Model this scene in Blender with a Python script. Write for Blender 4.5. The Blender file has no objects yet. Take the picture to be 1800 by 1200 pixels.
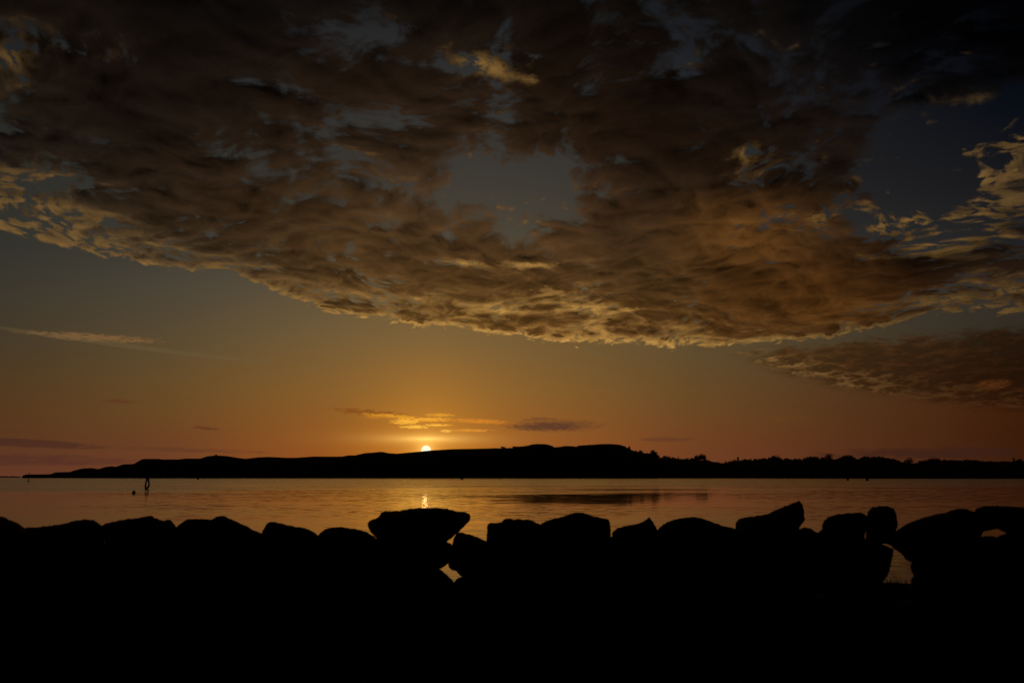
import bpy, bmesh, math, random
import numpy as np
from mathutils import Vector, noise as mnoise
random.seed(7); np.random.seed(7)
scn = bpy.context.scene
COL = scn.collection
R = math.radians

# ------------------------------------------------------------------ camera
F = 1400.0                       # focal length in photo pixels (1800 wide)
HY = 837.0                       # row of the true horizon
PITCH = math.atan((HY - 600.0) / F)
EYE = Vector((0.0, 0.0, 2.6))
cam = bpy.data.cameras.new('camera'); co = bpy.data.objects.new('camera', cam); COL.objects.link(co)
co.location = EYE; co.rotation_euler = (math.pi / 2 + PITCH, 0, 0)
cam.sensor_width = 36.0; cam.lens = 36.0 * F / 1800.0
cam.clip_start = 0.05; cam.clip_end = 200000.0
cam.dof.use_dof = True; cam.dof.focus_distance = 400.0; cam.dof.aperture_fstop = 3.2
scn.camera = co
scn.view_settings.view_transform = 'Standard'; scn.view_settings.look = 'None'
scn.view_settings.exposure = 0.0; scn.view_settings.gamma = 1.0
scn.view_settings.use_curve_mapping = False
scn.cycles.use_denoising = True
scn.cycles.max_bounces = 5; scn.cycles.diffuse_bounces = 2; scn.cycles.glossy_bounces = 3
scn.cycles.sample_clamp_indirect = 3.0
scn.cycles.caustics_reflective = False; scn.cycles.caustics_refractive = False

CP, SP = math.cos(PITCH), math.sin(PITCH)
def ray(x, y):
    """unit view direction through a photo pixel"""
    a, b = (x - 900.0) / F, (600.0 - y) / F
    return Vector((a, CP - b * SP, SP + b * CP)).normalized()
def azel(x, y):
    d = ray(x, y)
    return math.degrees(math.atan2(d.x, d.y)), math.degrees(math.asin(d.z))
def pix(az, el):
    az, el = R(az), R(el)
    d = (math.cos(el) * math.sin(az), math.cos(el) * math.cos(az), math.sin(el))
    f = d[1] * CP + d[2] * SP
    u = -d[1] * SP + d[2] * CP
    if f < 0.05: f = 0.05
    return 900 + F * d[0] / f, 600 - F * u / f
def at(x, y, dist):
    """the point seen at a pixel, at a horizontal distance"""
    d = ray(x, y)
    return EYE + d * (dist / math.hypot(d.x, d.y))
def on_water(x, y):
    d = ray(x, y); return EYE + d * (-EYE.z / d.z)

def lin(c):
    c = c / 255.0
    return c / 12.92 if c <= 0.04045 else ((c + 0.055) / 1.055) ** 2.4
def L3(c): return tuple(lin(v) for v in c)

# ------------------------------------------------------------------ sky (world)
SUN_AZ, SUN_EL = azel(749, 791)
world = bpy.data.worlds.new('World'); world.use_nodes = True; scn.world = world
NT = bpy.data.node_groups.new('sunset_sky', 'ShaderNodeTree')
class G:
    """terse node building"""
    def __init__(s, nt): s.nt = nt
    def n(s, t, **k):
        nd = s.nt.nodes.new(t)
        for a, v in k.items(): setattr(nd, a, v)
        return nd
    def put(s, sock, v):
        if isinstance(v, bpy.types.NodeSocket): s.nt.links.new(v, sock)
        elif v is not None: sock.default_value = v
    def m(s, op, a, b=None, c=None, clamp=False):
        nd = s.n('ShaderNodeMath', operation=op, use_clamp=clamp)
        s.put(nd.inputs[0], a)
        if b is not None: s.put(nd.inputs[1], b)
        if c is not None: s.put(nd.inputs[2], c)
        return nd.outputs[0]
    def add(s, a, b): return s.m('ADD', a, b)
    def sub(s, a, b): return s.m('SUBTRACT', a, b)
    def mul(s, a, b): return s.m('MULTIPLY', a, b)
    def ss(s, v, a, b, lo=0.0, hi=1.0, kind='SMOOTHSTEP'):
        nd = s.n('ShaderNodeMapRange', interpolation_type=kind)
        s.put(nd.inputs[0], v)
        nd.inputs[1].default_value = a; nd.inputs[2].default_value = b
        nd.inputs[3].default_value = lo; nd.inputs[4].default_value = hi
        return nd.outputs[0]
    def mix(s, f, a, b, mode='MIX'):
        nd = s.n('ShaderNodeMix', data_type='RGBA', blend_type=mode)
        nd.clamp_factor = True
        s.put(nd.inputs[0], f)
        for i, v in ((6, a), (7, b)):
            if isinstance(v, tuple): v = (*v[:3], 1.0)
            s.put(nd.inputs[i], v)
        return nd.outputs[2]
    def scale(s, colr, f):
        nd = s.n('ShaderNodeVectorMath', operation='SCALE')
        if isinstance(colr, tuple): nd.inputs[0].default_value = colr
        else: s.put(nd.inputs[0], colr)
        s.put(nd.inputs[3], f); return nd.outputs[0]
    def vadd(s, a, b):
        nd = s.n('ShaderNodeVectorMath', operation='ADD'); s.put(nd.inputs[0], a); s.put(nd.inputs[1], b); return nd.outputs[0]
    def vmul(s, a, b):
        nd = s.n('ShaderNodeVectorMath', operation='MULTIPLY'); s.put(nd.inputs[0], a); s.put(nd.inputs[1], b); return nd.outputs[0]
    def xyz(s, x, y, z=0.0):
        nd = s.n('ShaderNodeCombineXYZ')
        for i, v in enumerate((x, y, z)): s.put(nd.inputs[i], v)
        return nd.outputs[0]
    def sep(s, v):
        nd = s.n('ShaderNodeSeparateXYZ'); s.put(nd.inputs[0], v); return nd.outputs
    def noise(s, vec, scale, detail=4, rough=0.55, dist=0.0, lac=2.0, col=False):
        nd = s.n('ShaderNodeTexNoise'); s.put(nd.inputs['Vector'], vec)
        nd.inputs['Scale'].default_value = scale; nd.inputs['Detail'].default_value = detail
        nd.inputs['Roughness'].default_value = rough; nd.inputs['Distortion'].default_value = dist
        nd.inputs['Lacunarity'].default_value = lac
        return nd.outputs['Color'] if col else nd.outputs['Fac']
    def ramp(s, fac, stops, interp='B_SPLINE'):
        """colour ramp kept in a small group of its own (fast to fill)"""
        t = bpy.data.node_groups.new('ramp', 'ShaderNodeTree')
        t.interface.new_socket('Fac', in_out='INPUT', socket_type='NodeSocketFloat')
        t.interface.new_socket('Color', in_out='OUTPUT', socket_type='NodeSocketColor')
        gi, gq, nd = t.nodes.new('NodeGroupInput'), t.nodes.new('NodeGroupOutput'), t.nodes.new('ShaderNodeValToRGB')
        t.links.new(gi.outputs[0], nd.inputs[0]); t.links.new(nd.outputs[0], gq.inputs[0])
        cr = nd.color_ramp; cr.interpolation = interp
        while len(cr.elements) < len(stops): cr.elements.new(0.5)
        for i, (p, c) in enumerate(stops): cr.elements[i].position = p
        for i, (p, c) in enumerate(stops): cr.elements[i].color = (*c[:3], 1.0)
        gn = s.n('ShaderNodeGroup'); gn.node_tree = t; s.put(gn.inputs[0], fac)
        return gn.outputs[0]
g = G(NT)
tc = g.n('ShaderNodeTexCoord').outputs['Generated']
dx, dy, dz = g.sep(tc)[:3]
el = g.mul(g.m('ARCSINE', dz), 180 / math.pi)
azs = g.mul(g.m('ARCTAN2', dx, dy), 180 / math.pi)
AZ0, AZ1, NST = -36.0, 36.0, 32
azf = g.ss(azs, AZ0, AZ1, kind='LINEAR')
ELS = [0, 1, 2.5, 4, 6, 8, 9.5, 11, 12.5, 14, 16, 18, 20, 22, 24, 26, 28, 30, 33, 40, 60]

def grid_at(X, Y, V, x, y):
    """bilinear look-up of a coarse grid of sky values"""
    x = min(max(x, X[0]), X[-1]); y = min(max(y, Y[0]), Y[-1])
    i = min(max(np.searchsorted(X, x) - 1, 0), len(X) - 2); j = min(max(np.searchsorted(Y, y) - 1, 0), len(Y) - 2)
    u = (x - X[i]) / (X[i + 1] - X[i]); v = (y - Y[j]) / (Y[j + 1] - Y[j])
    return (V[j, i] * (1 - u) + V[j, i + 1] * u) * (1 - v) + (V[j + 1, i] * (1 - u) + V[j + 1, i + 1] * u) * v
def field(X, Y, V, top=None, decay=1.0):
    V = np.array(V, float); prev = None
    for k, e in enumerate(ELS):
        st = []
        for i in range(NST):
            a = AZ0 + (AZ1 - AZ0) * i / (NST - 1)
            px, py = pix(a, min(e, 38))
            c = grid_at(X, Y, V, px, py)
            if e > 33: c = c * decay ** ((e - 33) / 27)
            st.append((i / (NST - 1), c))
        r = g.ramp(azf, st)
        prev = r if prev is None else g.mix(g.ss(el, ELS[k - 1], e, kind='LINEAR'), prev, r)
    return prev

# clear sky colours
SX = [0, 300, 600, 750, 900, 1200, 1500, 1800]
SY = [0, 180, 320, 430, 500, 600, 700, 780, 832]
SKY = [
 [(27,28,30),(29,30,32),(31,32,34),(32,33,35),(30,32,35),(22,24,28),(12,13,17),(2,3,5)],
 [(37,38,37),(41,42,41),(46,46,45),(49,49,47),(48,48,47),(36,38,41),(22,23,27),(5,10,19)],
 [(45,45,41),(50,49,45),(57,54,49),(61,57,51),(61,57,51),(49,49,46),(30,30,32),(23,23,26)],
 [(50,49,43),(60,57,50),(72,68,57),(77,71,58),(76,69,56),(62,58,51),(42,42,41),(31,31,33)],
 [(58,54,45),(73,67,55),(92,80,60),(100,86,60),(100,86,60),(80,72,58),(56,53,48),(46,44,42)],
 [(68,56,39),(88,73,48),(114,90,54),(124,96,54),(116,90,52),(92,75,47),(68,58,40),(50,40,28)],
 [(82,56,29),(103,74,36),(135,92,40),(160,106,40),(138,95,42),(104,73,37),(80,50,24),(60,28,10)],
 [(88,52,30),(105,62,35),(148,84,30),(190,116,26),(152,88,34),(112,64,34),(84,46,24),(54,24,8)],
 [(98,56,38),(108,60,38),(150,78,26),(190,100,16),(152,78,30),(112,60,36),(84,46,28),(58,28,14)],
]
sky = field(SX, SY, [[L3(c) for c in r] for r in SKY], decay=0.5)

# colour of the cloud undersides
CX = [0, 200, 400, 600, 800, 1000, 1150, 1300, 1450, 1600, 1800]
CY = [0, 120, 240, 330, 410, 480, 540, 600, 660, 730]
CLD = [
 [(24,17,12),(17,12,9),(14,11,9),(12,10,9),(16,12,9),(16,11,8),(14,10,7),(15,11,8),(6,6,7),(2,2,3),(1,1,2)],
 [(34,25,17),(26,18,13),(24,17,12),(30,20,12),(34,24,16),(26,16,9),(22,14,9),(20,15,12),(14,12,12),(3,3,5),(2,2,4)],
 [(30,23,17),(28,20,14),(32,23,15),(40,28,18),(46,32,20),(40,27,16),(28,17,10),(26,17,10),(22,14,9),(22,18,16),(30,26,22)],
 [(46,38,28),(38,27,18),(44,30,18),(54,38,22),(62,46,30),(48,32,19),(40,27,16),(42,27,15),(18,11,7),(30,22,16),(44,36,28)],
 [(64,52,38),(56,43,28),(50,35,20),(62,42,22),(74,52,30),(66,45,26),(62,42,24),(106,68,28),(56,36,18),(20,12,6),(34,24,16)],
 [(84,70,50),(80,64,44),(70,52,32),(70,48,24),(76,52,26),(76,52,27),(70,48,24),(60,36,14),(62,36,13),(26,14,6),(34,22,13)],
 [(90,74,52),(90,72,50),(86,66,42),(88,62,32),(92,64,30),(90,60,28),(84,56,26),(78,48,18),(88,54,20),(58,34,14),(40,26,14)],
 [(90,74,52),(90,72,50),(88,68,42),(98,68,32),(104,70,30),(104,68,30),(92,60,28),(84,54,24),(64,42,20),(54,34,16),(32,18,8)],
 [(90,66,40),(90,66,40),(90,66,36),(98,68,32),(104,68,30),(100,66,30),(84,54,24),(72,46,20),(60,36,15),(46,25,10),(30,14,5)],
 [(90,60,36),(90,60,36),(90,60,32),(98,64,30),(104,66,28),(98,60,28),(84,50,22),(70,40,18),(66,36,15),(62,32,12),(44,17,4)],
]
body = field(CX, CY, [[L3(c) for c in r] for r in CLD], decay=0.6)

# how much cloud, how many sunlit flecks, how bright they are   (digits 0..9, columns every 100 photo px)
GX = [i * 100 for i in range(19)]
GY = [0, 60, 120, 180, 240, 290, 340, 390, 440, 490, 540, 600, 680]
COV = ["8888877877777776789",
       "8988876777777767689",
       "7888877777778756789",
       "8988877777888875662",
       "7899876777899876313",
       "6699776764488986105",
       "5578876652489986105",
       "5568876784689885446",
       "6566887888899678877",
       "6666678789999998876",
       "8777777788899999765",
       "9999999888888888888",
       "9999999999999999999"]
FLK = ["2211112211112332211",
       "4321111221233322211",
       "4431111257322322211",
       "3211122123211221342",
       "3211122232111311136",
       "7531223333210841238",
       "8742222333332233336",
       "8864222222222244545",
       "8887532233433233666",
       "8888876445532222555",
       "8888887666654445656",
       "8888888888888777665",
       "9999999888998866666"]
BRT = ["1111111222223222111",
       "2221111334443332221",
       "3221112346643322211",
       "3222222333333333222",
       "3222222333344433323",
       "3333223333333533334",
       "3333333344444433334",
       "4443333444444443333",
       "4444433455554333344",
       "5555555667765433344",
       "5556666888888643222",
       "5556667889988754322",
       "5555666899987654332"]
CTL = np.stack([np.array([[int(c) / 9 for c in r] for r in T]) for T in (COV, FLK, BRT)], -1)
ctl = field(GX, GY, CTL)
cov, flk, brt = g.sep(ctl)[:3]

def curve(pts):
    """elevation (in 1/45 deg) of a line across the sky, as a function of azimuth"""
    ae = sorted(azel(*p) for p in pts)
    A = [a for a, _ in ae]; E = [e for _, e in ae]
    st = []
    for i in range(NST):
        e = float(np.interp(AZ0 + (AZ1 - AZ0) * i / (NST - 1), A, E)) / 45
        st.append((i / (NST - 1), (e, e, e)))
    return g.mul(g.ramp(azf, st, 'LINEAR'), 45.0)

def sub(name, ins, outs, build):
    """a small reusable node group; ins = [(name, type)], build(g, inputs) -> outputs"""
    t = bpy.data.node_groups.new(name, 'ShaderNodeTree')
    for n_, ty in ins: t.interface.new_socket(n_, in_out='INPUT', socket_type='NodeSocket' + ty)
    for n_, ty in outs: t.interface.new_socket(n_, in_out='OUTPUT', socket_type='NodeSocket' + ty)
    gg = G(t); gi, gq = gg.n('NodeGroupInput'), gg.n('NodeGroupOutput')
    for k_, o_ in enumerate(build(gg, list(gi.outputs))): t.links.new(o_, gq.inputs[k_])
    return t
def use(t, *vals):
    nd = g.n('ShaderNodeGroup'); nd.node_tree = t
    for k_, v_ in enumerate(vals):
        g.put(nd.inputs[k_], (*v_, 1.0) if isinstance(v_, tuple) else v_)
    return nd.outputs
FL = 'Float'
def b_bump(q, i):
    u = q.mul(q.sub(i[0], i[2]), i[4]); v = q.mul(q.add(q.sub(i[1], i[3]), q.mul(q.sub(i[0], i[2]), i[6])), i[5])
    e = q.m('EXPONENT', q.mul(q.add(q.mul(u, u), q.mul(v, v)), -1.0))
    return [q.m('MULTIPLY_ADD', e, i[7], i[10]), q.m('MULTIPLY_ADD', e, i[8], i[11]), q.m('MULTIPLY_ADD', e, i[9], i[12])]
T_bump = sub('local_change', [(n_, FL) for n_ in ('az', 'el', 'A', 'E', 'iw', 'ih', 'slope', 'dc', 'df', 'db', 'cov', 'flk', 'brt')], [('cov', FL), ('flk', FL), ('brt', FL)], b_bump)
kdeg = math.degrees(1 / F)
#  x, y, half width, half height, slope, change of cover, of flecks, of brightness
for x_, y_, w_, h_, sl, dc, df, db in (
  (70,72,150,34,-.15,-.10,.5,.05),(190,98,90,20,-.2,-.05,.45,.0),(20,112,50,24,0,-.1,.6,.1),(820,112,50,14,-.1,-.1,.5,.25),
  (870,112,40,22,0,-.1,.45,.1),(935,118,18,36,0,-.1,.5,.2),(1205,118,30,14,.2,-.1,.5,.15),
  (1310,272,34,24,0,-.22,.6,.2),(1290,312,36,12,0,-.1,.4,.1),(1440,380,26,16,0,.1,.8,.4),(1550,78,26,9,0,.0,.7,.3),
  (1640,168,50,12,.15,.35,.7,.15),(1466,285,26,20,.3,.25,.6,.2),(1500,325,34,10,0,.35,.6,.2),
  (1560,397,52,16,0,.05,.6,.15),(1650,437,80,14,-.06,0,.6,.15),(1700,380,80,12,0,.1,.4,.05),(1755,255,50,18,0,.3,.4,.1),
  (1745,330,36,34,0,.22,.4,.1),(1785,310,30,60,0,.15,.2,.0),(1760,450,80,40,0,0,-.25,-.15),(1000,500,110,30,0,0,.1,.1),(700,218,60,9,0,-.1,.4,.1),(410,268,30,7,0,-.1,.4,.15),(1700,270,22,14,0,.2,.2,.1),
  (1690,522,95,12,-.03,.1,.7,.1),(1750,550,70,10,.05,.1,.6,.1),(1560,300,90,80,0,-.2,0,0),
  (818,463,40,8,0,.0,.9,.3),(885,468,50,9,.06,.0,.6,.1),(955,464,66,8,0,.0,.9,.35),(965,515,38,11,0,0,.8,.3),
  (775,520,42,9,0,0,.6,.25),(830,543,70,12,-.04,0,.6,.25),(890,545,60,10,.05,0,.5,.2),(1010,540,60,14,.05,0,.6,.25),
  (1100,552,80,16,.08,0,.55,.2),(1040,580,50,12,0,0,.4,.15),(880,310,80,42,0,-.18,-.3,0),(960,300,50,30,0,-.15,-.2,0)):
    df *= .62; db *= .8 if y_ > 350 else .35
    A_, E_ = azel(x_, y_)
    cov, flk, brt = use(T_bump, azs, el, A_, E_, 1 / (w_ * kdeg), 1 / (h_ * kdeg), sl, dc, df, db, cov, flk, brt)

# position on the cloud sheet
zc = g.add(g.m('MAXIMUM', dz, 0.0), 0.20)
P = g.xyz(g.m('DIVIDE', dx, zc), g.m('DIVIDE', dy, zc), 0.0)
wv = g.noise(P, 1.9, 3, 0.55, col=True)
Pw = g.vadd(P, g.scale(g.vadd(wv, (-.5, -.5, -.5)), 0.34))
def cells(p, sc):
    nd = g.n('ShaderNodeTexVoronoi', feature='F1')
    g.put(nd.inputs['Vector'], p); nd.inputs['Scale'].default_value = sc
    return g.sub(1.0, nd.outputs['Distance'])
def lumps(p):
    """cloud thickness pattern: clumps built of small puffs"""
    return g.add(g.mul(g.noise(p, 6.2, 6, 0.62), .76), g.mul(cells(p, 13.0), .24))
n_big = g.noise(Pw, 2.9, 3, 0.5)
n_mid = lumps(Pw)
n_tow = lumps(g.vadd(Pw, (-.003, .024, 0)))          # the same a little nearer the sun
Pq = g.vadd(Pw, g.scale(wv, .05))
n_fin = g.add(g.mul(g.noise(Pq, 36.0, 5, 0.66), .72), g.mul(cells(Pq, 32.0), .28))
slope = g.mul(g.sub(n_mid, n_tow), 9.0)

# lower edge of the main deck and the bank on the right
e1 = curve([(-80,395),(0,410),(60,421),(100,432),(180,449),(230,459),(300,466),(360,478),(440,493),(480,514),(520,531),(560,543),
            (600,552),(700,568),(800,580),(900,592),(1000,602),(1060,607),(1200,609),(1290,613),(1330,606),(1400,602),(1500,588),(1560,574),(1640,556),(1700,548),(1800,552),(1900,560)])
jag = g.add(g.mul(g.sub(n_fin, 0.5), 1.1), g.mul(g.sub(n_mid, 0.5), 1.9))
s1 = g.add(g.sub(el, e1), jag)
E1 = g.ss(s1, -0.10, 0.30)
e2 = curve([(1240,622),(1300,634),(1350,648),(1400,666),(1450,682),(1500,690),(1600,704),(1700,716),(1800,730),(1900,740)])
e3 = curve([(1240,622),(1300,620),(1400,606),(1500,600),(1600,592),(1700,582),(1800,574),(1900,566)])
s2 = g.add(g.sub(el, e2), g.mul(jag, 0.8)); s3 = g.add(g.sub(e3, el), g.mul(jag, 1.2))
E2 = g.mul(g.mul(g.ss(s2, -0.3, 0.8), g.ss(s3, -0.3, 0.5)), g.ss(azs, azel(1270, 620)[0], azel(1330, 620)[0]))
covn = g.add(g.add(cov, g.mul(g.sub(n_big, 0.5), 0.8)), g.mul(g.sub(n_mid, 0.5), 1.7))
covn = g.add(covn, g.mul(g.mul(g.sub(n_fin, 0.5), g.ss(flk, .25, .9, .8, 2.6, kind='LINEAR')), 1.0))
D = g.mul(g.ss(covn, 0.42, 0.74), E1)
# thin spots and slopes turned to the low sun are lit, thick middles are dark
thick = g.ss(covn, 0.5, 1.25, kind='LINEAR')
rim = g.mul(g.ss(s1, -0.05, 0.2), g.ss(s1, 0.18, 0.6, 1.0, 0.0))
L = g.add(g.add(g.mul(flk, 0.95), g.mul(slope, 0.30)), g.mul(g.sub(n_fin, 0.5), 1.6))
L = g.add(g.sub(L, g.mul(thick, 0.75)), g.mul(rim, g.ss(azs, azel(380,480)[0], azel(620,560)[0], 0.15, 0.85)))
L = g.ss(L, 0.22, 0.96)
gold = g.mix(g.m('POWER', g.m('MAXIMUM', brt, 0.0), 1.55), (0.042, 0.027, 0.014), (0.70, 0.37, 0.09))
gold = g.scale(gold, g.ss(g.add(g.mul(n_fin, .7), g.mul(n_mid, .3)), 0.42, 0.68, 0.42, 1.2, kind='LINEAR'))
tex = g.add(g.ss(n_big, 0.3, 0.7, 0.8, 1.2), g.add(g.mul(slope, 0.50), g.mul(g.sub(n_fin, 0.5), 1.3)))
tex = g.mul(tex, g.ss(thick, 0, 1, 1.5, 0.62, kind='LINEAR'))
bodyc = g.scale(body, g.mul(g.m('MAXIMUM', tex, 0.25), g.ss(el, 13, 27, 0.95, 0.74)))
out = g.mix(g.mul(L, 0.9), bodyc, gold)
out = g.mix(D, sky, out)
# the bank at the right
st_n = g.noise(g.xyz(g.mul(azs, 0.50), g.mul(el, 1.9), 3.0), 1.6, 8, 0.70, 0.3)
bankc = g.scale(body, g.ss(st_n, 0.33, 0.67, 0.5, 1.5))
out = g.mix(g.mul(E2, g.ss(st_n, 0.30, 0.50, 0.55, 0.97)), out, bankc)
brim = g.mul(g.mul(g.ss(s2, 0.0, 0.4), g.ss(s2, 0.7, 2.0, 1.0, 0.0)), E2)
brim = g.mul(g.mul(brim, g.ss(st_n, 0.44, 0.62)), g.ss(azs, 17, 30, 0.85, 0.1))
out = g.mix(brim, out, (0.22, 0.118, 0.038))

# single small clouds low in the sky:   x, y, half width, half height, slope, colour, strength
WN = {k: g.noise(g.xyz(g.mul(azs, 0.55 * k), g.mul(el, 2.6 * k), k), 3.2, 5, 0.64, 0.4) for k in (0.5, 1.0, 1.8)}
def b_wisp(q, i):
    u = q.mul(q.sub(i[0], i[3]), i[5]); v = q.mul(q.add(q.sub(i[1], i[4]), q.mul(q.sub(i[0], i[3]), i[7])), i[6])
    r2 = q.add(q.mul(u, u), q.mul(v, v))
    m = q.m('DIVIDE', q.sub(q.sub(i[2], q.mul(r2, 0.22)), i[8]), i[9], clamp=True)
    m = q.mul(q.mul(m, q.ss(r2, 0.7, 1.6, 1.0, 0.0)), i[10])
    return [q.mix(m, i[12], i[11])]
T_wisp = sub('low_cloud', [(n_, FL) for n_ in ('az', 'el', 'noise', 'A', 'E', 'iw', 'ih', 'slope', 'lo', 'span', 'amount')] + [('colour', 'Color'), ('sky', 'Color')], [('sky', 'Color')], b_wisp)
def wisp(x, y, w, h, slope, colr, a, freq=1.0, lo=0.42, hi=0.6):
    global out
    A, E = azel(x, y)
    out = use(T_wisp, azs, el, WN[min(WN, key=lambda k: abs(k - freq))], A, E, 1 / (w * kdeg), 1 / (h * kdeg), slope, lo - .12, hi - lo, a, L3(colr), out)[0]
wisp(165, 593, 105, 7, -0.01, (140,100,58), .6)
wisp(250, 611, 200, 4, 0.075, (104,88,58), .35, .4, .2, .5)
wisp(650, 725, 78, 6, 0.07, (120,62,18), .8)
wisp(690, 731, 60, 4, 0.06, (225,150,40), .8, 1.6)
wisp(745, 737, 60, 4, 0.0, (236,160,45), .95, 1.7)
wisp(712, 741, 28, 5, 0.0, (244,176,56), .95, 1.7)
wisp(660, 733, 26, 3, 0.0, (190,118,32), .8, 1.7)
wisp(770, 747, 30, 2.6, 0.0, (246,176,60), .9, 1.7)
wisp(900, 744, 60, 4, 0.02, (170,100,34), .8, 1.7)
wisp(775, 729, 30, 3.5, 0.0, (220,150,40), .8, 1.7)
wisp(840, 740, 62, 4.5, 0.04, (205,125,34), .9, 1.8)
wisp(828, 756, 40, 3, 0.0, (220,140,40), .8, 1.7)
wisp(728, 750, 28, 4, 0.0, (250,185,60), .9, 1.9)
wisp(784, 757, 11, 2.6, 0.0, (246,180,70), .8, 1.8, .34, .6)
wisp(972, 748, 92, 12, 0.0, (100,60,38), .75, 1.8, .38, .6)
wisp(960, 749, 60, 8, 0.0, (84,52,38), .8, 1.0, .38, .55)
wisp(950, 736, 32, 4, 0.0, (100,62,38), .6)
wisp(55, 779, 95, 6, 0.04, (62,36,30), .6, .6, .25, .5)
wisp(210, 705, 34, 4, 0.0, (92,54,30), .7)
wisp(365, 753, 24, 3, 0.06, (84,48,28), .7)
wisp(60, 808, 130, 9, 0.0, (72,40,36), .5, .5, .3, .6)
wisp(340, 791, 110, 4, 0.02, (90,52,34), .5, .5, .3, .6)
wisp(1175, 772, 45, 3.5, 0.0, (88,52,36), .5, .7, .3, .5)
wisp(1380, 735, 50, 6, 0.0, (100,62,28), .5)
wisp(1620, 796, 150, 9, 0.0, (52,30,24), .6, .5, .3, .6)
wisp(1745, 676, 26, 9, 0.0, (100,54,20), .6, 1.8, .4, .7)

# the sun and the light round it
sd = (math.cos(R(SUN_EL)) * math.sin(R(SUN_AZ)), math.cos(R(SUN_EL)) * math.cos(R(SUN_AZ)), math.sin(R(SUN_EL)))
dn = g.n('ShaderNodeVectorMath', operation='DISTANCE'); g.put(dn.inputs[0], tc); dn.inputs[1].default_value = sd
ang = g.mul(dn.outputs['Value'], 180 / math.pi)
for c, amp, wd in (((1, .62, .16), 0.8, 0.45), ((1, .50, .06), 0.16, 1.5), ((1, .50, .10), 0.07, 4.5)):
    out = g.vadd(out, g.scale(tuple(v * amp for v in c), g.m('EXPONENT', g.mul(ang, -1 / wd))))
A, E = azel(749, 771)
ux = g.mul(g.sub(azs, A), 1 / 1.9); uy = g.mul(g.sub(el, E), 1 / 0.19)
cs = g.m('EXPONENT', g.mul(g.m('SQRT', g.add(g.mul(ux, ux), g.mul(uy, uy))), -1.0))
out = g.vadd(out, g.scale((.75, .52, .14), cs))
disc = g.ss(ang, 0.31, 0.35, 1.0, 0.0)
out = g.mix(disc, out, (1.3, 1.12, 0.74))
# thin air glow of the physical sky model on top
nis = g.n('ShaderNodeTexSky', sky_type='NISHITA', sun_disc=False)
nis.sun_elevation = R(SUN_EL); nis.sun_rotation = R(SUN_AZ)
nis.air_density = 1.0; nis.dust_density = 1.0
out = g.vadd(out, g.scale(nis.outputs[0], 0.00015))
# the glow belongs to the sunset side; the sky behind is in night blue-grey
out = g.vmul(out, g.mix(g.ss(dy, -0.5, 0.62), (.10, .12, .16), (1, 1, 1)))
NT.interface.new_socket('Color', in_out='OUTPUT', socket_type='NodeSocketColor')
go = g.n('NodeGroupOutput'); NT.links.new(out, go.inputs[0])
wn = world.node_tree; wn.nodes.clear()
gr = wn.nodes.new('ShaderNodeGroup'); gr.node_tree = NT
bg = wn.nodes.new('ShaderNodeBackground'); wn.links.new(gr.outputs[0], bg.inputs[0]); bg.inputs[1].default_value = 1.0
wo = wn.nodes.new('ShaderNodeOutputWorld'); wn.links.new(bg.outputs[0], wo.inputs[0])
world.cycles.sampling_method = 'MANUAL'; world.cycles.sample_map_resolution = 512

sun = bpy.data.lights.new('sun', 'SUN'); so = bpy.data.objects.new('sun', sun); COL.objects.link(so)
sun.energy = 0.004; sun.angle = R(0.53); sun.color = (1.0, 0.50, 0.16)
so.rotation_euler = Vector(sd).to_track_quat('Z', 'Y').to_euler()

# ------------------------------------------------------------------ helpers
def tag(o, label=None, cat=None, group=None, kind=None):
    if label: o['label'] = label
    if cat: o['category'] = cat
    if group: o['group'] = group
    if kind: o['kind'] = kind
    return o
def mesh(name, V, Fc, mat, parent=None, smooth=True):
    me = bpy.data.meshes.new(name); me.from_pydata([tuple(v) for v in V], [], [tuple(f) for f in Fc])
    me.materials.append(mat); me.validate()
    if smooth: me.polygons.foreach_set('use_smooth', [True] * len(me.polygons))
    me.update()
    o = bpy.data.objects.new(name, me); COL.objects.link(o)
    if parent: o.parent = parent
    return o
def empty(name, loc):
    o = bpy.data.objects.new(name, None); COL.objects.link(o); o.location = loc; o.empty_display_size = .2
    return o
def tube(V, Fc, pts, rad, n=8):
    """append a tapered tube along pts"""
    b = len(V); pts = [Vector(p) for p in pts]
    for i, p in enumerate(pts):
        t = (pts[min(i + 1, len(pts) - 1)] - pts[max(i - 1, 0)]).normalized()
        s = t.cross(Vector((0, 1, 0.01))).normalized(); u = s.cross(t)
        for k in range(n):
            a = 2 * math.pi * k / n
            V.append(p + (s * math.cos(a) + u * math.sin(a)) * rad[i])
    for i in range(len(pts) - 1):
        for k in range(n):
            Fc.append((b + i * n + k, b + i * n + (k + 1) % n, b + (i + 1) * n + (k + 1) % n, b + (i + 1) * n + k))
    Fc.append(tuple(b + k for k in range(n))[::-1]); Fc.append(tuple(b + (len(pts) - 1) * n + k for k in range(n)))

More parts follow.
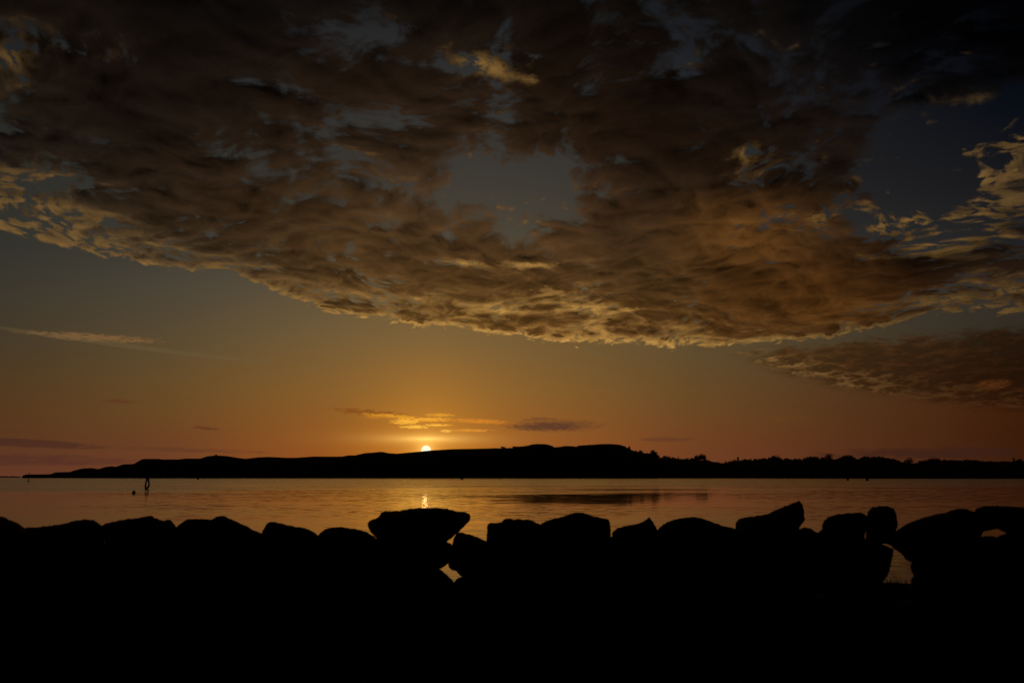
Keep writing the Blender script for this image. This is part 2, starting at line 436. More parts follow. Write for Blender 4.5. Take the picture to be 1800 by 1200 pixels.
def material(name, c1, c2, scale=3.0, rough=0.9, bump=0.3, spec=0.2, dist=0.02):
    m = bpy.data.materials.new(name); m.use_nodes = True; nt = m.node_tree; h = G(nt)
    b = nt.nodes['Principled BSDF']; t = h.n('ShaderNodeTexCoord').outputs['Object']
    n1 = h.noise(t, scale, 6, 0.6); n2 = h.noise(t, scale * 7, 4, 0.6)
    f = h.ss(h.add(h.mul(n1, .7), h.mul(n2, .3)), 0.35, 0.65)
    nt.links.new(h.mix(f, c1, c2), b.inputs['Base Color'])
    b.inputs['Roughness'].default_value = rough; b.inputs['Specular IOR Level'].default_value = spec
    bp = h.n('ShaderNodeBump'); bp.inputs['Strength'].default_value = bump; bp.inputs['Distance'].default_value = dist
    h.put(bp.inputs['Height'], n2); nt.links.new(bp.outputs[0], b.inputs['Normal'])
    return m
M_rock = material('granite', (.045, .042, .038), (.085, .08, .072), 2.2, .95, .6, .08)
M_dark_rock = material('lichened_granite', (.035, .033, .03), (.07, .068, .058), 3.0, .95, .6, .08)
M_ground = material('shore_turf', (.035, .04, .02), (.07, .06, .04), 1.2, 1.0, .5, .1, .04)
M_hill = material('heath', (.04, .045, .025), (.075, .065, .04), .02, 1.0, .3, .1, .5)
M_leaf = material('leaves', (.035, .05, .02), (.07, .085, .03), .3, .9, .1, .1)
M_bark = material('bark', (.05, .04, .03), (.09, .07, .05), 3, .95, .5, .1)
M_wood = material('wet_timber', (.05, .04, .03), (.09, .07, .05), 4, .7, .4, .3)
M_buoy = material('buoy_plastic', (.25, .05, .03), (.30, .07, .04), 4, .5, .1, .4)
M_iron = material('iron_stake', (.05, .045, .04), (.08, .06, .05), 8, .6, .2, .4)
M_grass = material('grass_blades', (.05, .06, .02), (.09, .09, .04), 5, .9, .1, .1)

# ------------------------------------------------------------------ water
mw = bpy.data.materials.new('calm_sea_water'); mw.use_nodes = True; nt = mw.node_tree; h = G(nt)
b = nt.nodes['Principled BSDF']
b.inputs['Base Color'].default_value = (.006, .009, .011, 1); b.inputs['Roughness'].default_value = 0.04
b.inputs['IOR'].default_value = 1.333
t = h.n('ShaderNodeTexCoord').outputs['Object']; X, Y, Z = h.sep(t)[:3]
dist = h.m('SQRT', h.add(h.mul(X, X), h.mul(Y, Y)))
lg = h.m('LOGARITHM', dist, 10.0)
patch = h.noise(h.xyz(h.mul(X, .004), h.mul(Y, .011), 0.0), 1.0, 5, 0.6, .5)
# breeze-ruffled water beyond about 300 m, nearly still water nearer
far = h.ss(h.add(lg, h.mul(h.sub(patch, .5), 2.2)), 2.20, 2.36)
def slopes(fx, fy, det, ro, ax, ay, z):
    """surface slope of one family of waves (crests lie across the view from the shore)"""
    v = h.vadd(h.noise(h.xyz(h.mul(X, fx), h.mul(Y, fy), z), 1.0, det, ro, 0.2, col=True), (-.5, -.5, -.5))
    sx, sy, _ = h.sep(v)[:3]
    return h.mul(sx, ax), h.mul(sy, ay)
# a slick of dead calm water off the middle of the wall mirrors the dark headland
sx_ = h.mul(h.sub(X, h.mul(Y, .145)), 1 / 15.0); sy_ = h.mul(h.sub(h.m('LOGARITHM', h.m('MAXIMUM', Y, 1.0), 10.0), 2.08), 1 / .21)
streak = h.noise(h.xyz(h.mul(X, .05), h.mul(Y, .20), 2.0), 1.0, 6, .74)
slick = h.ss(h.add(h.add(h.mul(sx_, sx_), h.mul(sy_, sy_)), h.mul(h.sub(streak, .5), 7.5)), .5, 2.4, 1.0, 0.0)
still = h.sub(1.0, h.mul(slick, .86))
calm = h.ss(patch, .42, .58)
a1, b1 = slopes(.10, .45, 2, .5, .012, h.ss(calm, 0, 1, .018, .05, kind='LINEAR'), 1.0)      # lazy swell lines
a2, b2 = slopes(.7, 2.4, 3, .6, h.ss(calm, 0, 1, .12, .2, kind='LINEAR'), h.ss(calm, 0, 1, .09, .20, kind='LINEAR'), 5.0)
a3, b3 = slopes(1.5, 4.0, 2, .6, h.mul(far, .25), h.mul(far, .8), 9.0)                     # breeze ruffle far out
# the wave faces one sees at such a low angle are those leaning to the shore
nx_ = h.mul(h.add(h.add(a1, a2), a3), still); ny_ = h.add(h.mul(h.sub(h.add(b1, b2), .009), still), h.mul(h.m('ABSOLUTE', b3), -1.0))
nv = h.n('ShaderNodeVectorMath', operation='NORMALIZE'); h.put(nv.inputs[0], h.xyz(nx_, ny_, 1.0))
nt.links.new(nv.outputs[0], b.inputs['Normal']); nt.links.new(nv.outputs[0], b.inputs['Coat Normal'])
b.inputs['Coat Weight'].default_value = 1.0; b.inputs['Coat IOR'].default_value = 1.45; b.inputs['Coat Roughness'].default_value = .05
h.put(b.inputs['Roughness'], h.ss(far, 0, 1, .03, .15, kind='LINEAR'))
S = 90000.0
sea = mesh('sea_water', [(-S, -S, 0), (S, -S, 0), (S, S, 0), (-S, S, 0)], [(0, 1, 2, 3)], mw, smooth=False)
tag(sea, 'calm sea bay mirroring the orange sunset sky', kind='structure')

# ------------------------------------------------------------------ shore ground
def shore_z(x, y):
    n = mnoise.noise(Vector((x * .6, y * .6, 0))) * .03 + mnoise.noise(Vector((x * 2.3, y * 2.3, 4))) * .015
    pr = [(-60, 2.0), (-6, 1.05), (6.5, 0.98), (9.2, 1.375), (9.9, 1.34), (11.0, .75), (13, -.1), (16, -.9), (30, -2)]
    return float(np.interp(y, [p[0] for p in pr], [p[1] for p in pr])) + n * (1 if y < 11 else .6)
xs = np.concatenate([np.linspace(-120, -14, 30), np.linspace(-13, 13, 105), np.linspace(14, 120, 30)])
ys = np.concatenate([np.linspace(-60, 2, 20), np.linspace(2.5, 16, 70), np.linspace(18, 30, 6)])
V = [(x, y, shore_z(x, y)) for y in ys for x in xs]; nx = len(xs)
Fc = [(j * nx + i, j * nx + i + 1, (j + 1) * nx + i + 1, (j + 1) * nx + i) for j in range(len(ys) - 1) for i in range(nx - 1)]
tag(mesh('ground', V, Fc, M_ground), 'dark turf shore in deep shade below the boulder wall', kind='structure')

# ------------------------------------------------------------------ far headland
RID = [(39,836.2),(44,833.5),(88,833),(97,829.5),(123,829),(127,827),(143,823),(160,822),(172,824),(185,820),(195,819),(202,820),
 (215,815.5),(233,815),(238,812),(247,807),(250,806),(277,806),(283,807),(310,807),(325,805.5),(350,805.5),(362,801.5),(376,800),
 (390,800.5),(400,801.5),(415,804),(430,806),(450,803.5),(470,802.5),(500,804),(520,804),(550,802),(600,802),(612,799.8),(622,800),
 (640,796),(655,795),(670,793.5),(682,796),(697,797),(720,795),(740,793),(760,791),(780,790),(792,789.3),(830,788.5),(870,787.5),
 (900,787.5),(904,785),(925,784),(935,781),(945,780),(960,780.5),(970,783),(975,786),(985,785),(995,783.5),(1008,784),(1014,785),(1017,783),(1040,781.5),(1060,780),(1075,780),(1090,781),(1100,784),(1105,788),(1115,792),(1130,796),(1150,797),(1158,805),
 (1200,807),(1243,809),(1270,814),(1300,810),(1350,808),(1410,808),(1460,807),(1500,806),(1570,808),(1588,812),(1610,814),(1660,810),
 (1720,811),(1800,811),(1900,808),(2100,812),(2400,830)]
RX = [p[0] for p in RID]; RY = [p[1] for p in RID]
def shore_r(x): return float(np.interp(x, [39, 200, 500, 1200, 1800, 2400], [1500, 1330, 1200, 1160, 1140, 1150]))
def ridge_r(x): return shore_r(x) + float(np.interp(x, [39, 250, 600, 1800], [60, 170, 240, 230]))
def hill_z(px, r):
    r0, r1 = shore_r(px), ridge_r(px)
    az = math.atan2(ray(px, HY).x, ray(px, HY).y)
    y = float(np.interp(px, RX, RY))
    e = R(azel(px, y)[1])
    top = EYE.z + r1 * math.tan(e)
    u = (r - r0) / (r1 - r0)
    k = math.sin(min(max(u, 0), 1) * math.pi / 2) ** .8
    if u > 1: k = max(1 - (u - 1) * .35, -.2)
    x3, y3 = r * math.sin(az), r * math.cos(az)
    n = mnoise.noise(Vector((x3 * .02, y3 * .02, 0))) * 3 + mnoise.noise(Vector((x3 * .07, y3 * .07, 3))) * 1.2
    bumps = max(0, 1 - abs(1 - u) * 5) if u < 1 else 1
    z = top * k - abs(n) * (1 - bumps) * min(1, max(u, 0) * 5) * min(1, top / 25)
    if u <= 0: z = -3 * (-u) * 10 - .3
    return Vector((x3, y3, z))
pxs = [39 + i * 3.0 for i in range(0, 700)]
us = [-.1, 0, .02, .06, .12, .2, .3, .42, .55, .68, .8, .9, .96, 1.0, 1.05, 1.2, 1.5, 2.2, 3.5]
V = []; 
for px in pxs:
    r0, r1 = shore_r(px), ridge_r(px)
    for u in us: V.append(hill_z(px, r0 + (r1 - r0) * u))
n = len(us)
Fc = [(i * n + j, (i + 1) * n + j, (i + 1) * n + j + 1, i * n + j + 1) for i in range(len(pxs) - 1) for j in range(n - 1)]
tag(mesh('hills', V, Fc, M_hill, smooth=False), 'low black headland along the far side of the bay', kind='structure')

# skerry beyond the tip of the headland
V = []; Fc = []; m_ = 46
for i in range(m_):
    px = -60 + i * 98 / (m_ - 1); f = math.sin(math.pi * i / (m_ - 1)) ** .3
    y = 836.3 + .35 * mnoise.noise(Vector((px * .12, 0, 0))) + (0 if px < 14 or px > 19 else .3) - (.5 if 18 < px < 36 else 0)
    top = (at(px, y, 2600).z) * f
    az = math.radians(azel(px, HY)[0])
    for r, z in ((2560, -1), (2585, top * .7), (2600, top), (2625, top * .6), (2650, -1)):
        V.append((r * math.sin(az), r * math.cos(az), z))
Fc = [(i * 5 + j, (i + 1) * 5 + j, (i + 1) * 5 + j + 1, i * 5 + j + 1) for i in range(m_ - 1) for j in range(4)]
tag(mesh('skerry', V, Fc, M_hill, smooth=False), 'thin low rocky skerry on the horizon beyond the headland tip', 'islet')

# cairn on the left hilltop
V = []; Fc = []
c = at(380, 800.6, ridge_r(380)); 
for k, (dz_, r_) in enumerate(((-2, 3.2), (0, 2.4), (1.2, 1.5), (2.3, .5))):
    for q in range(9):
        a = q * 2 * math.pi / 9 + k; rr = r_ * random.uniform(.8, 1.2)
        V.append((c.x + rr * math.cos(a), c.y + rr * math.sin(a), c.z + dz_))
Fc = [(k * 9 + q, k * 9 + (q + 1) % 9, (k + 1) * 9 + (q + 1) % 9, (k + 1) * 9 + q) for k in range(3) for q in range(9)] + [tuple(27 + q for q in range(9))]
tag(mesh('cairn', V, Fc, M_rock, smooth=False), 'tiny stone cairn on the hilltop at the left of the headland', 'cairn')

# ------------------------------------------------------------------ trees on the headland
def crown_geo(V, Fc, c, rx, rz, nleaf, size):
    """leaf clumps through an uneven crown"""
    lobes = [(Vector((random.uniform(-.45, .45) * rx, random.uniform(-.45, .45) * rx, random.uniform(-.35, .45) * rz)), random.uniform(.5, .8)) for _ in range(6)]
    for _ in range(nleaf):
        lc, ls = random.choice(lobes)
        v = Vector((random.gauss(0, 1), random.gauss(0, 1), random.gauss(0, 1))).normalized() * random.random() ** .4
        p = c + lc + Vector((v.x * rx * ls, v.y * rx * ls, v.z * rz * ls))
        a = Vector((random.gauss(0, 1), random.gauss(0, 1), random.gauss(0, 1))).normalized() * size * random.uniform(.5, 1.1)
        bb = a.cross(Vector((random.gauss(0, 1), random.gauss(0, 1), random.gauss(0, 1)))).normalized() * a.length * .8
        k = len(V); V += [p - a, p + bb, p + a, p - bb]; Fc.append((k, k + 1, k + 2, k + 3))
TOPS = [(880,786),(900,784.5),(903,783),(925,782),(935,780),(945,779),(960,779.5),(970,782),(975,785),(985,784),(995,782.5),(1008,783),(1014,784),
 (1017,782),(1040,780.5),(1060,779),(1075,779),(1090,780),(1100,783),(1105,787),(1115,790),(1125,789),(1130,793),(1140,794),(1150,792),
 (1155,796),(1160,803),(1170,799),(1180,801),(1200,804),(1210,804),(1218,800),(1232,798),(1240,800),(1243,807),(1255,810),(1270,811),
 (1285,807),(1300,805),(1330,804),(1345,803),(1360,801),(1375,803),(1390,804),(1410,804),(1425,800),(1445,802),(1470,805),(1480,800),
 (1490,799),(1500,801),(1508,805),(1518,800),(1530,799.5),(1545,800),(1560,802),(1570,804),(1585,810),(1610,811),(1620,807),(1640,804),
 (1655,806),(1680,806),(1700,805),(1720,807),(1740,809),(1760,808),(1780,808),(1800,806),(1900,802),(2100,806)]
TX = [p[0] for p in TOPS]; TY = [p[1] for p in TOPS]
V = []; Fc = []
x = 882.0
while x < 2080:
    for row in range(3):
        px = x + random.uniform(-3, 3); r = ridge_r(px) + (row - 1.2) * 14 + random.uniform(-4, 4)
        ty = float(np.interp(px, TX, TY)) + random.uniform(.2, 1.8) + (0 if row == 1 else random.uniform(0, 2.5))
        top = at(px, ty, r)
        hgt = random.uniform(7, 11) if px > 1100 else random.uniform(3, 4.5); rz = hgt * .5; rx = random.uniform(2.6, 4.4)
        crown_geo(V, Fc, top - Vector((0, 0, rz)), rx, rz, 150, .8 if px > 1100 else .5)
    x += random.uniform(4.0, 6.0)
wood = mesh('woods', V, Fc, M_leaf, smooth=False)
tag(wood, 'dense black woods crowning the right half of the headland', kind='stuff')
def tree(px, ty, height, rx, label, cat='tree', leaves=1000, size=.55, flat=1.0):
    r = ridge_r(px); top = at(px, ty, r); base = Vector((top.x, top.y, top.z - height))
    t = empty('broadleaf_tree' if cat == 'tree' else 'windswept_bush', base)
    tag(t, label, cat, 'single trees on the headland skyline')
    V = []; Fc = []
    tube(V, Fc, [(0, 0, -2), (0.1, 0, height * .3), (-.1, .1, height * .7)], [height * .04, height * .03, height * .012], 7)
    for k in range(5):
        a = k * 1.3; tube(V, Fc, [(0, 0, height * (.3 + .07 * k)), (math.cos(a) * rx * .4, math.sin(a) * rx * .4, height * (.5 + .07 * k)), (math.cos(a) * rx * .75, math.sin(a) * rx * .75, height * (.6 + .07 * k))], [height * .018, height * .01, height * .004], 5)
    mesh('trunk', V, Fc, M_bark, t)
    V = []; Fc = []
    crown_geo(V, Fc, Vector((0, 0, height * (1 - .46 * flat))), rx, height * .5 * flat, leaves, size)
    mesh('crown', V, Fc, M_leaf, t, smooth=False)
    return t
tree(885, 784.3, 4.6, 5.0, 'lone windswept bush with a flat top on the ridge right of the sun', 'bush', 420, .55, 1.0)
tree(1106, 783, 9, 2.2, 'slim spiky tree at the right shoulder of the highest hill')
tree(1148, 791, 9, 5, 'rounded tree ending the slope below the highest hill')
tree(1233, 797, 13, 8, 'broad tree clump above a notch in the treeline')
tree(1456, 796.0, 17, 8.5, 'tallest domed tree standing above the right-hand treeline')
tree(1491, 798.5, 12, 8, 'wide low-domed tree just right of the tallest tree')
tree(1597, 803.5, 13, 7.5, 'rounded tree alone in a dip of the right-hand treeline')
tree(1642, 803.5, 11, 9, 'broad flat-topped tree right of the lone rounded tree')
tree(1297, 803, 7, 1.6, 'thin spindly tree poking above the low treeline')
tree(1782, 802, 11, 2.6, 'gaunt sparse tree near the right end of the treeline', leaves=150)
tree(1792, 803.5, 10, 2.2, 'small scrubby tree beside the gaunt sparse tree', leaves=150)
tree(1362, 800, 10, 7, 'low rounded tree midway along the right-hand treeline')

# ------------------------------------------------------------------ markers and buoy in the water
def stake(px, y0, y1, rad, label, name='marker_stake', blob=False):
    p = on_water(px, y1); r = math.hypot(p.x, p.y); top = at(px, y0, r); H = top.z
    t = empty(name, (p.x, p.y, 0)); tag(t, label, 'marker', 'thin stakes standing in the bay')
    V = []; Fc = []
    tube(V, Fc, [(0, 0, -1.5), (0, 0, H * .5), (rad * .5, 0, H)], [rad, rad * .9, rad * .7], 8)
    mesh('pole', V, Fc, M_iron, t)
    V = []; Fc = []
    tube(V, Fc, [(0, 0, -.3), (0, 0, rad * 2.5), (0, 0, rad * 4)], [rad * 2.2, rad * 2.0, rad * 1.1], 8)
    mesh('collar', V, Fc, M_iron, t)
    if blob:
        V = []; Fc = []
        tube(V, Fc, [(0, 0, H * .94), (0, 0, H * .97), (0, 0, H)], [rad * 1.2, rad * 2.6, rad * .8], 8); mesh('topmark', V, Fc, M_iron, t)
    return t
stake(49.5, 829.5, 846.5, .16, 'tall thin stake standing off the tip of the headland', blob=True)
stake(1490.5, 838.5, 844, .35, 'short stake below the woods, left one of a pair')
stake(1524.5, 838.5, 844.5, .42, 'stouter short stake below the woods, right one of a pair')
stake(812, 838.5, 842.8, .45, 'tiny stake near the far shore right of the sun')
stake(348, 838.8, 842.5, .4, 'tiny stake near the far shore below the left hill')
# forked mooring frame
p = on_water(257.5, 860); d_ = math.hypot(p.x, p.y); k = d_ / F
t = empty('mooring_post', (p.x, p.y, 0))
tag(t, 'forked wooden mooring post with bowed legs standing in the water beside a buoy', 'mooring post')
for sgn, pts in ((-1, [(-.2, -1), (-.6, 0), (-2.2, 6), (-1.4, 12), (0, 19), (.3, 21)]), (1, [(.2, -1), (.6, 0), (3.6, 7), (2.6, 12), (1.2, 18), (.9, 21)])):
    V = []; Fc = []
    tube(V, Fc, [(a * k, 0, b_ * k - (.6 if b_ < 0 else 0)) for a, b_ in pts], [.2, .2, .18, .16, .2, .2], 8)
    mesh('leg', V, Fc, M_wood, t)
V = []; Fc = []
tube(V, Fc, [(.2 * k, 0, 15 * k), (.6 * k, .0, 18 * k), (.9 * k, 0, 21.5 * k)], [.12, .26, .2], 8); mesh('cap', V, Fc, M_wood, t)
V = []; Fc = []
tube(V, Fc, [(0, 0, -.3), (0, 0, 1.2 * k), (0, 0, 3 * k)], [.32, .3, .14], 8); mesh('base_collar', V, Fc, M_wood, t)
p = on_water(235, 867.3); d_ = math.hypot(p.x, p.y); rb = 2.7 * d_ / F
t = empty('mooring_buoy', (p.x, p.y, 0)); tag(t, 'small round buoy floating just left of the forked post', 'buoy')
V = []; Fc = []
ring = [(-.9, .3), (-.6, .75), (-.2, .97), (.2, 1), (.6, .8), (.85, .5), (.98, .2)]
tube(V, Fc, [(0, 0, rb * (.75 + z)) for z, _ in ring], [rb * q for _, q in ring], 16); mesh('float', V, Fc, M_buoy, t)
V = []; Fc = []
tube(V, Fc, [(0, 0, rb * 1.6), (0, 0, rb * 1.85)], [rb * .14, rb * .12], 8); mesh('eyelet', V, Fc, M_iron, t)

# ------------------------------------------------------------------ boulder wall
def boulder(poly, dist, thick, label, group='boulders of the shore wall', mat=None, seed=None, wob=.7):
    """closed stone whose outline, seen from the path, follows poly; depth tapers to the rim"""
    rnd = random.Random(seed if seed is not None else int(poly[0][0] * 7 + poly[0][1]))
    P2 = np.array(poly, float); nxt = np.roll(P2, -1, 0)
    seg = np.hypot(*(nxt - P2).T); tot = seg.sum(); N = max(60, min(200, int(tot / 3.2)))
    cum = np.concatenate([[0], np.cumsum(seg)]); out_ = []
    for s in np.linspace(0, tot, N, endpoint=False):
        i = np.searchsorted(cum, s, side='right') - 1; u = (s - cum[i]) / max(seg[i], 1e-6)
        out_.append(P2[i] * (1 - u) + nxt[i] * u)
    O = np.array(out_)
    O = O * .8 + (np.roll(O, 1, 0) + np.roll(O, -1, 0)) * .1
    c = O.mean(0)
    for i in range(N):
        O[i] += np.array([mnoise.noise(Vector((O[i][0] * .13, O[i][1] * .13, 3))), mnoise.noise(Vector((O[i][0] * .13, O[i][1] * .13, 9)))]) * 1.6 * wob
        O[i] += np.array([mnoise.noise(Vector((O[i][0] * .45, O[i][1] * .45, 5))), mnoise.noise(Vector((O[i][0] * .45, O[i][1] * .45, 1)))]) * 1.3 * wob
    rings = [1.0, .985, .95, .88, .76, .6, .42, .22]
    V = []; Fc = []
    o3 = Vector((rnd.random() * 50, rnd.random() * 50, 0))
    base = at(c[0], c[1], dist); base.z = min((at(q[0], q[1], dist)).z for q in O)
    def pt(q, t, side):
        prof = (1 - t ** 2.6) ** (1 / 2.2)
        w = at(q[0], q[1], dist)
        nz = mnoise.noise(w * 3.1 + o3) * .22 + mnoise.noise(w * 9 + o3) * .07
        cell = mnoise.voronoi(w * 2.6 + o3)[0][0] * .35
        dd = side * thick * .5 * prof * (1 + nz * 1.2 - cell)
        return at(q[0], q[1], dist + dd) - base
    for q in O: V.append(pt(q, 1.0, 1))
    for side in (-1, 1):
        start = 0
        prev = list(range(N))
        for t in rings[1:]:
            cur = []
            for q in O:
                cur.append(len(V)); V.append(pt(c + (q - c) * t, t, side))
            for i in range(N):
                j = (i + 1) % N
                f = (prev[i], prev[j], cur[j], cur[i]); Fc.append(f if side < 0 else f[::-1])
            prev = cur
        k_ = len(V); V.append(pt(c, 0, side))
        for i in range(N):
            f = (prev[i], prev[(i + 1) % N], k_); Fc.append(f if side < 0 else f[::-1])
    o = mesh('boulder', V, Fc, mat or (M_rock if rnd.random() < .6 else M_dark_rock))
    o.location = base
    tag(o, label, 'boulder', group)
    return o

TOP = [
 ([(-70,925),(-40,906),(-15,905),(0,906.5),(10,909),(20,914.5),(29,917.5),(36,922),(43,927.5),(55,950),(45,985),(0,1000),(-60,985)], 5.5, .55, 'boulder sloping down out of the frame at the far left end of the wall'),
 ([(41,927.5),(62,925.5),(85,924),(110,920),(130,915),(150,912),(165,914),(173,918),(180,925),(188,945),(170,978),(110,990),(60,980),(42,955)], 5.6, .6, 'long low boulder rising gently to the right, second from the left end'),
 ([(176,925),(188,918.5),(210,914),(227,910.5),(230,912),(250,908),(263,905.5),(268.5,905),(270,909.5),(278,910.5),(285,914),(289,914.5),(295,912),(300,914),(306,919),(311,928),(305,962),(250,985),(190,970)], 5.5, .6, 'boulder with a small jagged tooth on its top edge'),
 ([(309,927),(318,919),(330,911.5),(345,912),(365,911),(376,913),(392,925),(395,960),(360,985),(318,970)], 5.6, .5, 'flat-topped boulder tucked under the left side of a sloping one'),
 ([(368,914),(377,909.5),(384,906),(393,906),(405,911),(420,918),(435,924.5),(443,930),(455,935),(464,938),(470,960),(440,985),(390,975),(370,945)], 5.45, .55, 'boulder falling steeply to the right below the left hills'),
 ([(459,938),(463,930),(468,921),(474,916.5),(490,918),(505,922),(520,925),(540,929),(552,934),(562,943),(560,975),(520,990),(475,980),(460,955)], 5.5, .55, 'wedge boulder with a blunt left corner and straight sloping top'),
 ([(557,943),(563,935),(573,929),(585,926),(600,925.5),(625,929),(645,934),(653,940),(660,943),(668,965),(640,985),(590,985),(560,970)], 5.7, .5, 'small low dome boulder just left of the largest boulder'),
 ([(646,921),(648,916),(653,912.5),(664,909),(668.5,905),(669,900.5),(676,898),(692,898),(713,896),(721,893),(745,892),(770,892),(790,894.5),(805,898.5),(818,899),(825,902),(828,908),(826.5,914),(817,924),(808,933.5),(798.5,941),(792,947),(786,952),(760,962),(700,965),(668,952),(656,940),(651,933),(647,927)], 5.2, .8, 'largest mushroom-shaped boulder overhanging at both sides below the sun'),
 ([(798.8,941.5),(806,935),(815,936),(830,940),(843,945),(856,950.5),(862,975),(856,1000),(835,1015),(811,1013),(804,1007),(800,1003),(791,1000),(789,995),(788,989),(792,970),(794.5,956),(797,947)], 5.4, .5, 'angular boulder wedged between the largest boulder and a square one'),
 ([(856.5,921),(862,918.3),(875,918.3),(882,917),(886,911.5),(892,910),(905,912),(920,912),(935,914),(945,919),(952,923),(960,950),(950,985),(900,992),(862,980),(855,950),(855.5,935)], 5.5, .6, 'square-sided boulder with a stepped left shoulder'),
 ([(948,922),(960,915),(975,910.5),(990,907),(1005,902.5),(1016,900),(1025,901),(1045,907),(1060,910),(1069,911.5),(1072.5,916),(1073,930),(1074,947),(1078,965),(1065,990),(1000,1000),(955,985),(945,950)], 5.45, .65, 'big house-shaped boulder with a peaked top and vertical right side'),
 ([(1075,939),(1077,934),(1085,928),(1100,923.5),(1115,921),(1127,918),(1135,913),(1141,907.5),(1146,914),(1151,922),(1156,931),(1166,945),(1160,975),(1110,985),(1082,975),(1078,948)], 5.6, .45, 'small boulder with a sharp pointed fin on its right'),
 ([(1154,933),(1160,926),(1168,919.5),(1180,914),(1195,910),(1215,908),(1225,908),(1240,912),(1252,917),(1265,922),(1280,926),(1296,929),(1310,945),(1290,980),(1220,995),(1165,980),(1150,955)], 5.5, .65, 'rounded boulder with a long gentle right slope, right of the pointed one'),
 ([(1292.5,929),(1293,920),(1298,912.5),(1308,909),(1335,905.5),(1350,902),(1370,893),(1390,885),(1402,880),(1405.5,878),(1408,882),(1412,890),(1414,900),(1413,907),(1416,911),(1412,919),(1405,926),(1402,940),(1370,958),(1320,955),(1296,942)], 5.35, .6, 'long boulder jutting up to a sharp horn at its right end'),
 ([(1400,934),(1405,929),(1413,926.5),(1420,926.5),(1428,929.5),(1433,935),(1438,942),(1440,965),(1420,980),(1400,970)], 5.6, .4, 'small round-headed boulder in the dip below the horned one'),
 ([(1433,942),(1439,935),(1445,930),(1444.5,922),(1448,914),(1456,908.5),(1475,903),(1495,901.5),(1512,900),(1519,903),(1525,908),(1524.5,930),(1520.6,936),(1520.6,947),(1526,953),(1510,968),(1460,972),(1438,965)], 5.45, .55, 'humped boulder leaning on the left side of the round one'),
 ([(1523,910),(1524,904),(1526,897),(1533,891),(1545,888.8),(1560,889),(1570,893),(1576,902),(1577,912),(1578,920),(1577.5,927),(1574,936),(1573,948),(1566,959),(1560,956),(1555,954.8),(1550,957),(1545,962),(1532,964),(1523,957),(1521.9,947),(1521.9,936),(1522,925)], 5.4, .5, 'round ball-like boulder perched on top of the wall above a gap'),
 ([(1570,938),(1578,930),(1590,922.5),(1600,917.5),(1620,910),(1640,905),(1655,901),(1660,901.5),(1680,893.5),(1695,893),(1704,896),(1709,899),(1716,900),(1726,915),(1731,930),(1724,942),(1715,965),(1680,985),(1640,992),(1602,987.5),(1597,985.5),(1592,983),(1587,975),(1578,968),(1571,965),(1566,957)], 5.3, .75, 'great sloping slab boulder right of the ball-like one, above the grassy gap'),
 ([(1712,902),(1714,896),(1718,892),(1730,889),(1745,888),(1800,891),(1850,900),(1880,930),(1850,955),(1790,948),(1769,937.5),(1764,934),(1756,929.5),(1748,927.5),(1738,930),(1730,934),(1720,920)], 5.4, .6, 'flat slab boulder bridging a small hole at the far right end of the wall'),
]
for i, (pl, d, th, lb) in enumerate(TOP): boulder(pl, d, th, lb, seed=i + 3)
LOW_L = 'shadowed boulder in the lower courses of the wall'
HAND = [
 ([(650,948),(720,935),(780,946),(787,951.8),(794.3,956),(796,975),(788,989.5),(774,1000),(740,1008),(680,1004),(648,975)], 5.6, .6),
 ([(655,1000),(700,985),(774,1000),(786,1010),(798,1022),(808,1045),(785,1092),(700,1090),(650,1050)], 5.5, .7),
 ([(798,1022.5),(803,1016),(811,1013),(850,1000),(905,1005),(925,1050),(880,1098),(815,1090),(793,1050)], 5.55, .6),
 ([(1430,975),(1455,955),(1520,948),(1545,955),(1556,958.5),(1564,961),(1571,965),(1570,975),(1566,992),(1563,1005),(1556,1018),(1545,1027),(1538,1032),(1505,1048),(1450,1040),(1425,1005)], 5.55, .65),
 ([(1602,987),(1600,995),(1602,1005),(1606,1011),(1602,1016),(1601,1028),(1603,1050),(1640,1078),(1715,1068),(1735,1010),(1700,960),(1640,965)], 5.6, .6),
 ([(1700,960),(1724,942.5),(1735,941),(1745,941.3),(1751,943.5),(1762,960),(1765,1000),(1735,1030),(1695,1010)], 5.6, .5),
 ([(1748,946),(1751,943.5),(1760,939.5),(1769,937.3),(1810,930),(1860,945),(1870,1000),(1810,1040),(1755,1020)], 5.55, .55),
]
HAND_L = ['boulder directly beneath the largest mushroom-shaped boulder',
 'boulder whose slanting shoulder edges the bright central gap at its lower left',
 'boulder whose top closes the bright central gap at its lower right',
 'big bowl-shaped boulder curving down along the left side of the grassy gap',
 'upright knobbly boulder along the right side of the grassy gap',
 'boulder under the left half of the small hole near the right end of the wall',
 'boulder under the right half of the small hole near the right end of the wall']
for i, (pl, d, th) in enumerate(HAND): boulder(pl, d, th, HAND_L[i], seed=60 + i)
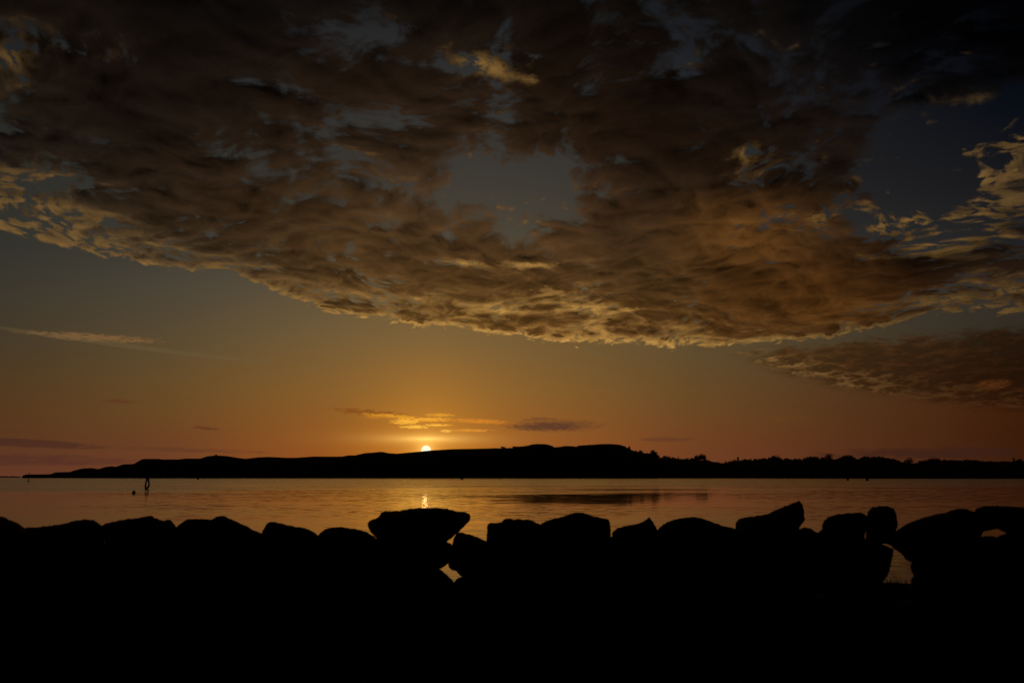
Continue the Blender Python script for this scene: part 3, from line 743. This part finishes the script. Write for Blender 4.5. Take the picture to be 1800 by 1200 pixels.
BOX = [(20,935,95,1010),(285,928,340,990),(-80,965,75,1085),(50,960,180,1075),(155,948,300,1072),(270,950,395,1068),(370,945,500,1070),(475,950,600,1065),(575,948,680,1055),
 (845,955,960,1060),(935,960,1085,1080),(1055,935,1185,1065),(1155,940,1300,1075),(1280,925,1420,1050),(1385,935,1460,1045),
 (1690,1005,1840,1110),(1780,990,1900,1090)]
x = -100
while x < 1900:
    w = random.uniform(120, 175); BOX.append((x, random.uniform(1040, 1052), x + w + 28, random.uniform(1175, 1190))); x += w
x = -130
while x < 1900:
    w = random.uniform(130, 190); BOX.append((x, random.uniform(1150, 1165), x + w + 28, random.uniform(1262, 1275))); x += w
for i, (x0, y0, x1, y1) in enumerate(BOX):
    cx, cy, a, b_ = (x0 + x1) / 2, (y0 + y1) / 2, (x1 - x0) / 2, (y1 - y0) / 2
    rnd = random.Random(i); pl = []
    for q in range(22):
        th = 2 * math.pi * q / 22; cc, ss_ = math.cos(th), math.sin(th)
        k_ = (abs(cc) ** 3.4 + abs(ss_) ** 3.4) ** (-1 / 3.4) * rnd.uniform(.96, 1.03)
        pl.append((cx + a * cc * k_, cy + b_ * ss_ * k_))
    boulder(pl, 5.55 + rnd.uniform(-.08, .12), .7, LOW_L, seed=100 + i)

# ------------------------------------------------------------------ grass on the bank behind the wall
V = []; Fc = []
def blade(x, y, H, w, lean):
    z = shore_z(x, y) - .02; k = len(V)
    for u in (0, .4, .75, 1):
        ww = w * (1 - u) + .0006
        V.append(Vector((x + lean * u * u - ww, y, z + H * u))); V.append(Vector((x + lean * u * u + ww, y + .002, z + H * u)))
    for j in range(3): Fc.append((k + 2 * j, k + 2 * j + 1, k + 2 * j + 3, k + 2 * j + 2))
for _ in range(5200):
    x = random.uniform(-9, 9); y = random.uniform(8.3, 10.2)
    if mnoise.noise(Vector((x * 1.5, y, 0))) < -.15: continue
    blade(x, y, random.uniform(.03, .10), .0036, random.uniform(-.04, .04))
cx = at(1570, 1029, 9.4).x
for _ in range(260):
    x = cx + random.gauss(.06, .17); blade(x, random.uniform(9.0, 9.6), random.uniform(.05, .12) + random.random() ** 4 * .12, .0045, random.uniform(-.05, .05))
x = at(1587, 1029, 9.4).x; blade(x, 9.35, .30, .006, .01)
tag(mesh('grass', V, Fc, M_grass, smooth=False), 'thin dark grass blades on the bank behind the boulder wall', 'grass', kind='stuff')
